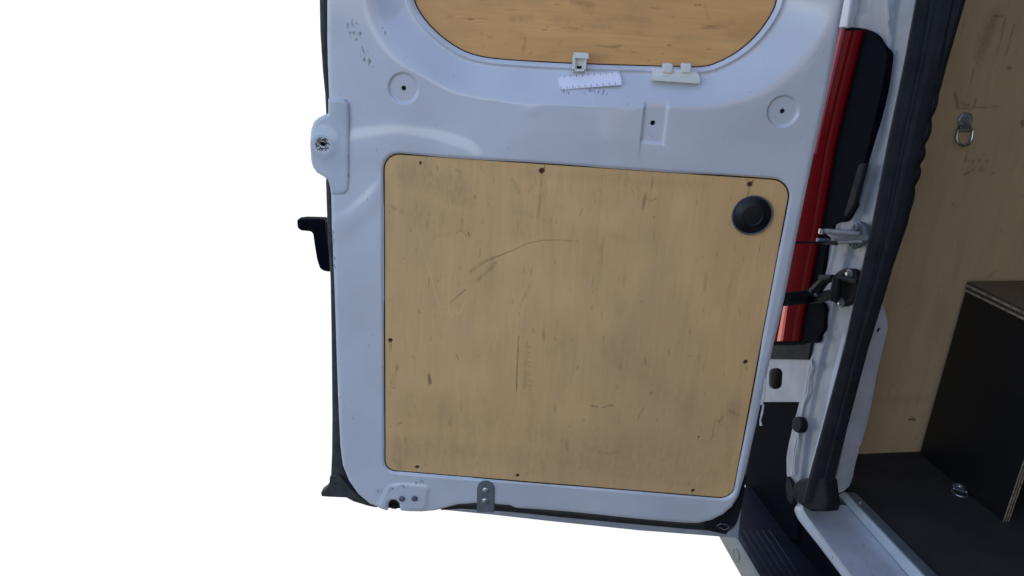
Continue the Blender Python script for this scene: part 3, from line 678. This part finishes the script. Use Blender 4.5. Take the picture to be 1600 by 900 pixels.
# check strap and its bracket
cb = plate('check_bracket', REAR, smooth_closed([(1298, 372), (1284, 360), (1296, 359), (1328, 361), (1331, 352), (1338, 346), (1347, 348), (1351, 357), (1352, 364), (1357, 371), (1354, 377), (1345, 381), (1338, 388), (1330, 387), (1325, 380), (1306, 379)], 1), .010, .001, STEEL, van, bevel=.001)
for x, y, r in ((1339.5, 354.5, .0075), (1333, 383.5, .0055)):
    c = REAR.w(*REAR.at(x, y, .012))+REAR.N*.012
    obj('bolt', *lathe(c, REAR.N, [(r*1.3, -.004), (r*1.3, -.001), (r, 0), (r*.95, .004), (r*.5, .005), (r*.4, .003), (.0001, .003)], 18, False), STEEL, cb)
c0, c1 = ln([(1288, 361), (1345, 365)], .024); obj('bracket_flange', *tube([c0, (c0+c1)/2, c1], [.0045, .005, .003], 8), STEEL, cb)
c0, c1 = ln([(1300, 379), (1349, 377)], .020); obj('bracket_flange', *tube([c0, (c0+c1)/2, c1], [.003, .003, .0025], 8), STEEL, cb)
c0 = ln([(1284, 362)], .028)[0]; obj('pivot_pin', *lathe(c0, Z, [(.0045, -.004), (.0055, -.003), (.0055, .005), (.0035, .006)], 16), BRIGHT, cb)
a = DOOR.w(*DOOR.at(1243, 379, -.012))-DOOR.N*.012; e0 = ln([(1286, 379)], .026)[0]; e1 = ln([(1308, 380)], .022)[0]
obj('check_strap', *join([tube([a, e0], .0022, 8), tube([e0, e1], [.004, .0035], 10)]), BLACKM, van)
obj('strap_guide', *box(e0-A(0, 0, -.003), .022, .012, .007), STEEL, van, bevel=.001)

# lower hinge
hg = plate('door_hinge', REAR, smooth_closed([(1301, 431), (1309, 423), (1320, 419), (1331, 420), (1336, 426), (1338, 434), (1341, 441), (1338, 455), (1334, 468), (1328, 470), (1322, 475), (1315, 480), (1306, 477), (1299, 468), (1296, 456), (1303, 450)], 1), .014, .0, BLACKM, van, bevel=.003)
for x, y in ((1328, 428), (1315.5, 473)):
    c = ln([(x, y)], .014)[0]
    obj('bolt', *lathe(c, REAR.N, [(.0085, 0), (.0085, .002), (.0048, .003), (.0042, .0055), (.003, .006)], 18), STEEL, hg); obj('bolt_head', *lathe(c+REAR.N*.0058, REAR.N, [(.0032, 0), (.0030, .001), (.0012, .0012)], 14), BRIGHT, hg)
p = ln([(1308, 434), (1306, 452), (1303, 470)], .026); obj('hinge_knuckle', *tube(p, [.007, .0085, .007], 14), BLACKM, hg)
p = ln([(1282, 433), (1300, 434), (1322, 437), (1340, 440)], .020); obj('hinge_leaf', *tube(p, [.005, .005, .005, .004], 10), BLACKM, hg)
a1 = DOOR.w(*DOOR.at(1226, 463, -.014))-DOOR.N*.014; a2 = DOOR.w(*DOOR.at(1226, 472, -.014))-DOOR.N*.014
p = ln([(1256, 461), (1275, 453), (1290, 437), (1301, 434)], .028)
obj('hinge_arm', *tube([a1]+p, [.007, .009, .010, .008, .006], 10), BLACKM, hg)
p = ln([(1262, 466), (1285, 464), (1304, 458)], .022); obj('hinge_arm', *tube([a2]+p, [.007, .010, .010, .008], 10), BLACKM, hg)
for x, y in ((1229, 471), (1256, 468), (1274, 461)):
    c = ln([(x, y)], .038)[0]; obj('rivet', *lathe(c, REAR.N, [(.003, -.002), (.0028, .001), (.001, .0018)], 12), STEEL, hg)

# door seal: two ribs and a loose flap
SL = [(1436, -5), (1416, 100), (1391, 220), (1366, 350), (1343, 450), (1322, 545), (1286, 675), (1268, 740), (1257, 785)]
SM = [(1455, -5), (1437, 100), (1411, 220), (1385, 350), (1361, 450), (1338, 545), (1305, 675), (1287, 740), (1274, 785)]
SRr = [(1485, -5), (1462, 100), (1433, 220), (1404, 350), (1377, 450), (1348, 545), (1314, 675), (1298, 740), (1290, 785)]
def densify(L, n=8):
    out = []
    for a, b in zip(L[:-1], L[1:]): out += [(a[0]+(b[0]-a[0])*i/n, a[1]+(b[1]-a[1])*i/n) for i in range(n)]
    return out+[L[-1]]
halfround = [(0, -.012), (0, 0), (.08, .005), (.25, .0095), (.45, .011), (.7, .009), (.9, .004), (1, -.003), (1, -.012)]
for nm, L, Rr, off, pf in (('door_seal', densify(SL), densify(SM), .012, halfround), ('door_seal', densify(SM), densify(SRr), .008, [(0, -.01), (.05, .001), (.2, .006), (.42, .007), (.5, .003), (.58, .007), (.85, .005), (1, -.004), (1, -.01)])):
    strip(nm, REAR, L, Rr, off, pf, RUBBER, van, zt=.5, label='black rubber seal on the rear pillar, %s rib' % ('outer' if off > .01 else 'inner'))
fl_l, fl_r = [], []
for (a, b) in zip(densify(SRr[:5], 40), densify([(1500, -5), (1470, 100), (1440, 220), (1409, 350), (1375, 450)], 40)):
    fl_l.append((a[0]-6, a[1])); wv = 0
    wv = 5*(abs(math.sin(b[1]*.085+.4*math.sin(b[1]*.05)))-.6)*max(0, min(1, (b[1]-130)/50))*max(0, min(1, (345-b[1])/60))
    fl_r.append((b[0]+wv, b[1]))
strip('seal_flap', REAR, fl_l, fl_r, .0, [(0, 0), (.4, .003), (.8, .001), (1, -.004), (1, -.010)], RUBBER, van, zt=.5)
plate('seal_foot', REAR, [(1240, 756), (1248, 749), (1264, 746), (1270, 742), (1288, 748), (1291, 775), (1293, 790), (1290, 799), (1266, 799), (1254, 792), (1243, 783), (1237, 770)], .016, -.01, RUBBER, van, bevel=.004, seg=3)
plate('pillar_clip', REAR, [(1229, 744), (1237, 755), (1241, 775), (1237, 790), (1229, 780), (1227, 760)], .008, -.01, RUBBER, van, bevel=.002)

# white inner pillar trim
TP = [(1368, 430), (1376, 455), (1379, 470), (1386, 486), (1391, 503), (1391, 515), (1382, 555), (1370, 612), (1358, 660), (1348, 700), (1342, 722), (1337, 748), (1326, 769), (1300, 777), (1284, 777), (1302, 700), (1322, 620), (1350, 510)]
tp = smooth_closed(TRIM.pts(TP), 1)
th = [TRIM.pts([(1373+3.6*math.cos(t)+1.2*math.sin(t), 516-5*math.sin(t)) for t in np.linspace(0, 2*math.pi, 15)[:-1]]), TRIM.pts([(1347, 539.5), (1356, 540.5), (1355, 547.5), (1346, 547)]), TRIM.pts([(1308, 671.5), (1322, 671.5), (1321, 677.5), (1307, 677.5)])]
CR = [TRIM.pts(l) for l in ([(1310, 704), (1330, 702), (1346, 700)], [(1330, 715), (1336, 712)])]
def trim_relief(X, Y):
    h = .005*sstep(1-polydist(tp, X, Y)/.008)
    h += .0025*np.exp(-(polydist(CR[0], X, Y, False)/.004)**2) + .0015*np.sin(Y*30)
    s = TRIM.at(1352, 543); h += .002*sstep((.012-np.hypot(X-s[0], Y-s[1]))/.004)
    return h
TRIMM = mat('white_trim', (.64, .66, .69), .5, bump=.2, bscale=60, var=.15, vscale=18, speck=.6, speck_col=(.15, .14, .13), sscale=110)
tw = sheet('pillar_trim', TRIM, tp, th, trim_relief, .004, TRIMM, van, rim=[.03, .004, .004, .004])
plate('trim_hole_dark', TRIM, [(1360, 505), (1384, 505), (1382, 530), (1358, 530)], -.014, -.016, HOLE, van, bevel=0)  # dark sheets added so the trim holes read as unlit
plate('trim_hole_dark', TRIM, [(1300, 660), (1325, 660), (1322, 690), (1298, 690)], -.02, -.022, HOLE, van, bevel=0)
plate('trim_clip', TRIM, [(1340, 534), (1362, 535), (1360, 553), (1338, 552)], -.012, -.014, STEEL, van, bevel=0)

# ---------------- load space: wall lining, floor, roof
FZ = -.85
S = []
mk('d', [(1555, 24), (1540, 60), (1532, 86)], .020, .26, .9); mk('d', [(1553, 24), (1568, 26)], .0015, .7); mk('d', [(1571, 28), (1558, 85)], .0022, .5); mk('d', [(1585, 40), (1571, 86)], .0022, .55); mk('d', [(1549, 30), (1515, 130)], .0016, .45)
mk('d', [(1574, 106), (1579, 107)], .003, .8); mk('d', [(1492, 146), (1497, 168)], .0055, .55, 1); mk('d', [(1503, 160), (1512, 168)], .005, .4, 1); mk('d', [(1525, 155), (1521, 168)], .003, .45); mk('d', [(1490, 170), (1560, 167)], .0016, .45); mk('d', [(1513, 163), (1514, 165)], .002, .8)
mk('d', [(1597, 190), (1597, 197)], .004, .9)
for i in range(8):
    x = 1512+ (i % 4)*9+random.uniform(-2, 2); y = 252+(i//4)*14+random.uniform(-2, 2)
    for _ in range(3): mk('d', [(x+random.uniform(-4, 1), y+random.uniform(-2, 5)), (x+random.uniform(-1, 4), y+random.uniform(-5, 2))], random.uniform(.0015, .0035), random.uniform(.25, .6), 1)
mk('d', [(1507, 273), (1514, 269)], .0022, .75); mk('d', [(1535, 241), (1556, 241)], .001, .5); mk('d', [(1548, 271), (1553, 271)], .001, .6)
mk('h', [(1383, 422)], .003, 1, .4); mk('h', [(1441, 207)], .0025, .8, .4)
mk('d', [(1555, 425), (1546, 432)], .006, .4, 1); mk('d', [(1421, 655), (1429, 656)], .0034, .9, .5); mk('d', [(1424, 651), (1430, 656)], .002, .8); mk('d', [(1392, 603), (1396, 602)], .003, .4, 1); mk('d', [(1375, 628), (1455, 620)], .02, .12, 1); mk('d', [(1416, 478), (1423, 477)], .002, .4); mk('d', [(1488, 318), (1490, 320)], .003, .5)
for i in range(90):
    x, y = random.uniform(1340, 1600), random.uniform(0, 700); mk('d', [(x, y), (x+random.uniform(-5, 6), y+random.uniform(-3, 6))], random.uniform(.0009, .002), random.uniform(.12, .45), .8)
u0 = WALL.at(1335, 708)[0]-.02
board('wall_lining', WALL, u0-.06, u0+1.3, FZ-.01, .55, .0026, .009, PLY_WALL, van, S, label='scuffed plywood lining of the van side wall')
V, Fc = box(H0+VU*1.02+VW*(-.62)+A(0, 0, .62), 2.1, 1.9, .04, (VU, VW, Z)); obj('roof', V, Fc, PAINT2, van, bevel=.01)
V, Fc = box(H0+VU*2.0+VW*(-.62)+A(0, 0, -.13), .03, 1.8, 1.5, (VU, VW, Z)); obj('bulkhead', V, Fc, PAINT2, van)
V, Fc = box(H0+VU*1.02+VW*(-1.55)+A(0, 0, -.13), 1.96, .03, 1.5, (VU, VW, Z)); obj('side_wall', V, Fc, PLY_WALL, van)
V, Fc = box(H0+VU*1.02+VW*(.29)+A(0, 0, -.25), 1.96, .02, 1.9, (VU, VW, Z)); obj('side_skin', V, Fc, PAINT2, van)

# the other rear door, swung open behind the photographer's right shoulder
hx = H0 - VW*1.52; OD = Plane(hx, -VU*.985+VW*.17*0, Z, VW)
oo_ = rounded([(.02, -.90), (.74, -.90), (.76, top), (.02, top)], [.04, .05, .03, .03], 5)
ow = rounded([(.12, -.08), (.66, -.08), (.67, top-.12), (.13, top-.12)], .07, 5)
od = sheet('rear_door', OD, oo_, [ow], lambda X, Y: .02*sstep(1-np.abs(sdf(ow, X, Y))/.06), .02, PAINT2, van, rim=[.05, .01])
od['label'] = 'second rear door standing open on the far side of the opening'
obj('plywood_panel', *prism(OD, [(.10, -.10), (.69, -.10), (.69, top-.10), (.10, top-.10)], -.032, -.038), PLY_UP, od)
obj('plywood_panel', *prism(OD, [(.10, -.83), (.66, -.83), (.66, -.24), (.10, -.24)], .004, -.002), PLY_UP, od, bevel=.001)
# sill, threshold strip
s0, s1 = level(-.885), level(-.862)
def W(P, x, y): return P.w(*P.at(x, y))
def ext(a, b, k): return b+(b-a)*k
rowsS = []
for t_ in np.linspace(0, 1, 14):
    y = 786+t_*130
    xo = np.interp(y, [786, 793, 802, 850, 900, 920], [1246, 1240, 1243, 1281, 1319, 1334]); xi = 1268+(y-790)*.72
    xr = 1308+(y-768)*.875
    a = W(s0, xo, y); m1 = W(s1, xo+ (xi-xo)*.45, y); m2 = W(s1, xi, y); r_ = W(s1, xr+14, y)
    rowsS.append([a-A(0, 0, .010)+VU*.004, a, a+A(0, 0, .009)+VU*.003, m1, m2-A(0, 0, .004), r_-A(0, 0, .005)])
d_ = [ext(rowsS[-4][k], rowsS[-1][k], 5) for k in range(6)]; rowsS.append(d_)
V = [p for r_ in rowsS for p in r_]; n = 6
obj('sill', V, [[i*n+k, i*n+k+1, (i+1)*n+k+1, (i+1)*n+k] for i in range(len(rowsS)-1) for k in range(n-1)], PAINT2, van, smooth=60)
zt = level(-.846)
pa = [W(s1, 1311, 771)-A(0, 0, .004), W(s1, 1424, 900)-A(0, 0, .004)]; pb = [W(zt, 1319, 769), W(zt, 1443, 900)]; pc = [W(zt, 1338, 770), W(zt, 1466, 900)]
rw = []
for k in (0, 1, 6):
    q = [ext(l[0], l[1], k-1) if k else l[0] for l in (pa, pb, pc)]; rw.append([q[0], q[1], q[1]+(q[2]-q[1])*.08-A(0, 0, -.0005), q[2], q[2]-A(0, 0, .02), q[0]-A(0, 0, .02)])
V = [p for r_ in rw for p in r_]; n = 6
ts = obj('threshold_strip', V, [[i*n+k, i*n+(k+1) % n, (i+1)*n+(k+1) % n, (i+1)*n+k] for i in range(2) for k in range(n)] + [list(range(n))[::-1], [2*n+k for k in range(n)]], ALU, van, bevel=.0012)
fa, fb = (pb[0]+pc[0])/2, (pb[1]+pc[1])/2; fd = (fb-fa)/np.linalg.norm(fb-fa); lf = level(FZ)
fpoly = [tuple(q_[:2]) for q_ in (fa-fd*.04, fa+fd*1.7, fa+fd*1.7+VU*1.9, fa+VW*.35+VU*1.9, fa-fd*.28+VU*.05)]
obj('load_floor', *prism(lf, fpoly, 0, -.024), FLOORM, van, bevel=.001)
lipv = []
for k in (0, 1, 6):
    q = [ext(l[0], l[1], k-1) if k else l[0] for l in (pa, pb, pc)]; o1 = A(-.0006, -.0002, .0006)
    lipv += [q[0]+o1, q[1]+o1*1.5, q[1]+(q[2]-q[1])*.12+A(0, 0, .0008)]
obj('strip_lit_face', lipv, [[i*3+k, i*3+k+1, (i+1)*3+k+1, (i+1)*3+k] for i in range(2) for k in range(2)], ALU_LIT, ts)
c = W(zt, 1344, 786); obj('screw', *lathe(c, Z, [(.0045, 0), (.004, .001), (.0025, .001), (.002, 0), (.0001, 0)], 14, False), BRIGHT, ts)

# bumper with ridged step
bz = level(-.962)
b0, b1 = W(bz, 1141, 818), W(bz, 1190, 900); bdv = (b1-b0)/np.linalg.norm(b1-b0); bin_ = A(-bdv[1], bdv[0], 0)
if bin_[0] < 0: bin_ = -bin_
bo = b0-bdv*.12; L_ = 1.2
prof_b = [(0.17, -.03), (.17, .0), (.006, .0), (0, -.004), (-.002, -.012)]
V = [p + bin_*a_ + Z*h_ for p in (bo, bo+bdv*L_) for a_, h_ in prof_b]; n = 5
obj('bumper_step', V, [[k, k+1, n+k+1, n+k] for k in range(n-1)], STEPM, van)
lip = [(-.001, -.003), (-.004, -.005), (-.007, -.012), (-.008, -.046), (-.003, -.056), (.02, -.060)]
V = [p + bin_*a_ + Z*h_ for p in (bo, bo+bdv*L_) for a_, h_ in lip]; n = 6
obj('bumper_face', V, [[k, k+1, n+k+1, n+k] for k in range(n-1)], BUMP, van, smooth=50)
c = b0+bdv*.062-bin_*.0085-Z*.026; obj('parking_sensor', *lathe(c, -bin_, [(.0125, -.001), (.0125, .0006), (.0115, .0008), (.011, -.0004), (.0001, 0)], 28, False), BUMP, van)
for i in range(5):
    a_ = W(bz, 1161+i*10.2, 829+i*.2-(1 if i == 4 else 0)); e_ = a_+bdv*(.16 if i < 4 else .12)
    V, Fc = box((a_+e_)/2+Z*.001, np.linalg.norm(e_-a_), .0022, .003, (bdv, bin_, Z)); obj('grip_rib', V, Fc, RIBM, van, bevel=.0008)
plate('sill_face', REAR, [(1232, 795), (1262, 795), (1400, 960), (1400, 1040), (1232, 900)], -.012, -.02, PLASTIC, van, bevel=0)

# lashing rings
def ring(c, N, s, upv, flat, parent, lbl):
    e_ = plate_disc = obj('lashing_ring', *lathe(c, N, [(s*.62, 0), (s*.62, s*.12), (s*.54, s*.2), (s*.30, s*.24), (s*.26, s*.36), (s*.12, s*.40)], 26), RINGM, parent, label=lbl)
    r = np.cross(N, upv); r /= np.linalg.norm(r); dn = -upv
    if flat: dn = dn*.96+N*.25
    base = c + dn*s*.72 + N*s*.12
    V, Fc = box(base-dn*s*.12, s*1.0, s*.22, s*.5, (r, N, upv)); obj('lug', V, Fc, STEEL, e_, bevel=s*.05)
    pth = [base - r*s*.62 - dn*.0, base - r*s*.66 + dn*s*.5] + [base + r*s*.66*math.cos(t) + dn*(s*.55+s*.62*math.sin(t)) for t in np.linspace(math.pi, 0, 11)] + [base + r*s*.66 + dn*s*.5, base + r*s*.62]
    obj('ring', *tube(pth, s*.115, 10, closed=True), BRIGHT, e_); return e_
ring(WALL.w(*WALL.at(1507, 188)), WALL.N, .0235, Z, True, van, 'steel lashing ring on the plywood side wall')
cf = W(level(FZ), 1499, 762); ring(cf, Z, .020, (VW*.8+VU*.6), False, van, 'steel lashing ring lying flat on the dark floor')

# ============================================================ loose things
# storage box standing on the floor against the wall
fz = level(FZ+.0)
bl, bn = W(fz, 1437, 709), W(fz, 1566, 815)
dr = (bn-bl)/np.linalg.norm(bn-bl); fw = A(-dr[1], dr[0], 0)
if fw[0] < 0: fw = -fw
q = Plane(bl, dr, Z, -fw); ztop = q.at(1518, 452)[1]
ln_ = np.linalg.norm(bn-bl)
ORG = tuple(bl)
sb = empty('storage_box', ORG); tag(sb, 'black film faced plywood storage box on the dark floor against the side wall', 'storage box')
T = .015
def bxx(name, d0, d1, f0, f1, z0, z1, m): 
    V, Fc = box(bl+dr*(d0+d1)/2+fw*(f0+f1)/2+Z*(z0+z1)/2, abs(d1-d0), abs(f1-f0), abs(z1-z0), (dr, fw, Z)); return obj(name, V, Fc, m, sb, bevel=.0006)
bxx('side_panel', 0, ln_, 0, T, 0, ztop-.004, FILM)
for k in range(5): bxx('plywood_edge', ln_+.0002, ln_+.0016, .0006+k*.0028, .0006+k*.0028+(.0022), 0, ztop-.004, EDGE if k % 2 == 0 else EDGE_DARK)
V, Fc = box(bl+dr*(ln_/2)+fw*(.3)+Z*(ztop+T/2-.0035), ln_+.002, .6, T-.001, (dr, fw, Z)); obj('top_panel', V, Fc, PLY_OLD, sb, bevel=.0006)
for k in range(4): bxx('top_edge', -.001, ln_+.002, -.0014, -.0002, ztop-.009+k*.0050, ztop-.009+k*.0050+.0044, EDGE if k % 2 == 0 else EDGE_DARK)
bxx('back_panel', .0, .012, T+.001, .6, 0, ztop-.005, FILM)
bxx('inner_shelf', .02, ln_-.02, T+.001, .6, .06, .06+T, FILM)

# measuring scale card, clip, hook block on the window ledge
def on_ledge(px, py, off=.0):
    u, v = DOOR.at(px, py)
    for _ in range(12):
        h_ = float(door_relief(A(u), A(v))[0]); u, v = DOOR.at(px, py, -h_+off)
    return DOOR.w(u, v, float(door_relief(A(u), A(v))[0])-off)
cs = [on_ledge(x, y, .0025) for x, y in ((870.5, 118), (967, 110.5), (973, 134.5), (875, 140))]
ORG = tuple(sum(cs)/4)
cen = sum(cs)/4; rx = cs[1]-cs[0]; rx /= np.linalg.norm(rx); nn = np.cross(rx, cs[3]-cs[0]); nn /= np.linalg.norm(nn)
if nn[1] > 0: nn = -nn
ry = np.cross(nn, rx); 
if ry[2] < 0: ry = -ry
flatp = Plane(cen, rx, ry, nn); pc_ = [((c_-cen).dot(rx), (c_-cen).dot(ry)) for c_ in cs]
ru = empty('measuring_scale', ORG); tag(ru, 'small white measuring scale card with dark tick marks on the ledge below the window', 'ruler')
obj('card', *prism(flatp, pc_, .0012, -.0008), CARD, ru, bevel=.0002)
tk = []
P4 = [np.array(p_) for p_ in pc_]
for e in (0, 1):
    a, b_ = (P4[0], P4[1]) if e == 0 else (P4[3], P4[2]); inn = (P4[3]-P4[0])*(1 if e == 0 else -1); inn = inn/np.linalg.norm(inn)
    n_ = 50
    for i in range(n_+1):
        big = i % 5 == 0; 
        if e == 1 and not big and i % 5 != 2: continue
        p_ = a+(b_-a)*(.02+.96*i/n_); l_ = .0042 if big else .0018; wd = .00035 if big else .00018
        dv = (b_-a)/np.linalg.norm(b_-a); q0, q1 = p_+inn*.0006, p_+inn*(.0006+l_)
        tk.append(prism(flatp, [tuple(q0-dv*wd), tuple(q0+dv*wd), tuple(q1+dv*wd), tuple(q1-dv*wd)], .0015, .0012))
obj('tick_marks', *join(tk), INK, ru, smooth=0)['kind'] = 'stuff'

def ledge_frame(px, py, off):
    c_ = on_ledge(px, py, off); return c_
c_ = on_ledge(905, 108, .004); ORG = tuple(c_)
cl = empty('clip_bracket', ORG); tag(cl, 'white plastic clip bracket with a screw hole, standing above the measuring scale card', 'clip')
CP = Plane(c_, (1, 0, .03), Z, (0, -1, 0))
def cpl(name, px, f0, b0, m=IVORY, bevel=.0006): return plate(name, CP, px, f0, b0, m, cl, bevel=bevel)
cpl('back_plate', [(896, 88), (916, 89), (916, 111), (895, 110.5)], .001, -.003)
cpl('side_cheek', [(894.5, 86), (899, 87), (899, 111), (894, 111)], .009, -.003)
cpl('side_cheek', [(913, 88), (916.5, 88), (915.5, 111.5), (912, 111.5)], .009, -.003)
cpl('top_cap', [(896, 82), (918.5, 83.5), (920, 92.5), (896.5, 90.5)], .013, -.002)
cpl('foot', [(895, 107.5), (915.5, 108.5), (915.5, 112), (894.5, 111.5)], .009, -.003)
cc = CP.w(*CP.at(905, 104.5, .0012), -.0012); obj('screw', *lathe(cc, A(0, -1, .5), [(.0038, 0), (.0034, .0008), (.002, .0004), (.0001, .0004)], 16, False), HOLE, cl)
cc = CP.w(*CP.at(906, 92, .012), -.0115)

c_ = on_ledge(1056, 122, .002); ORG = tuple(c_)
hb = empty('hook_block', ORG); tag(hb, 'white plastic block with two upright tabs on the window ledge right of the scale card', 'hook block')
HB = Plane(c_, (1, 0, 0), Z, (0, -1, 0))
plate('base', HB, [(1018.5, 106), (1090, 112), (1095, 122), (1094, 131), (1020, 126)], .004, -.012, IVORY, hb, bevel=.0012)
plate('base_front', HB, [(1018.5, 119), (1095, 122.5), (1094, 131.5), (1019, 126)], .012, .004, IVORY, hb, bevel=.001)
for x in (1036, 1065):
    plate('tab', HB, [(x, 100), (x+2, 99), (x+14, 99.5), (x+16, 101), (x+15, 115), (x-1, 113.5)], .010, -.004, IVORY, hb, bevel=.002, seg=3)
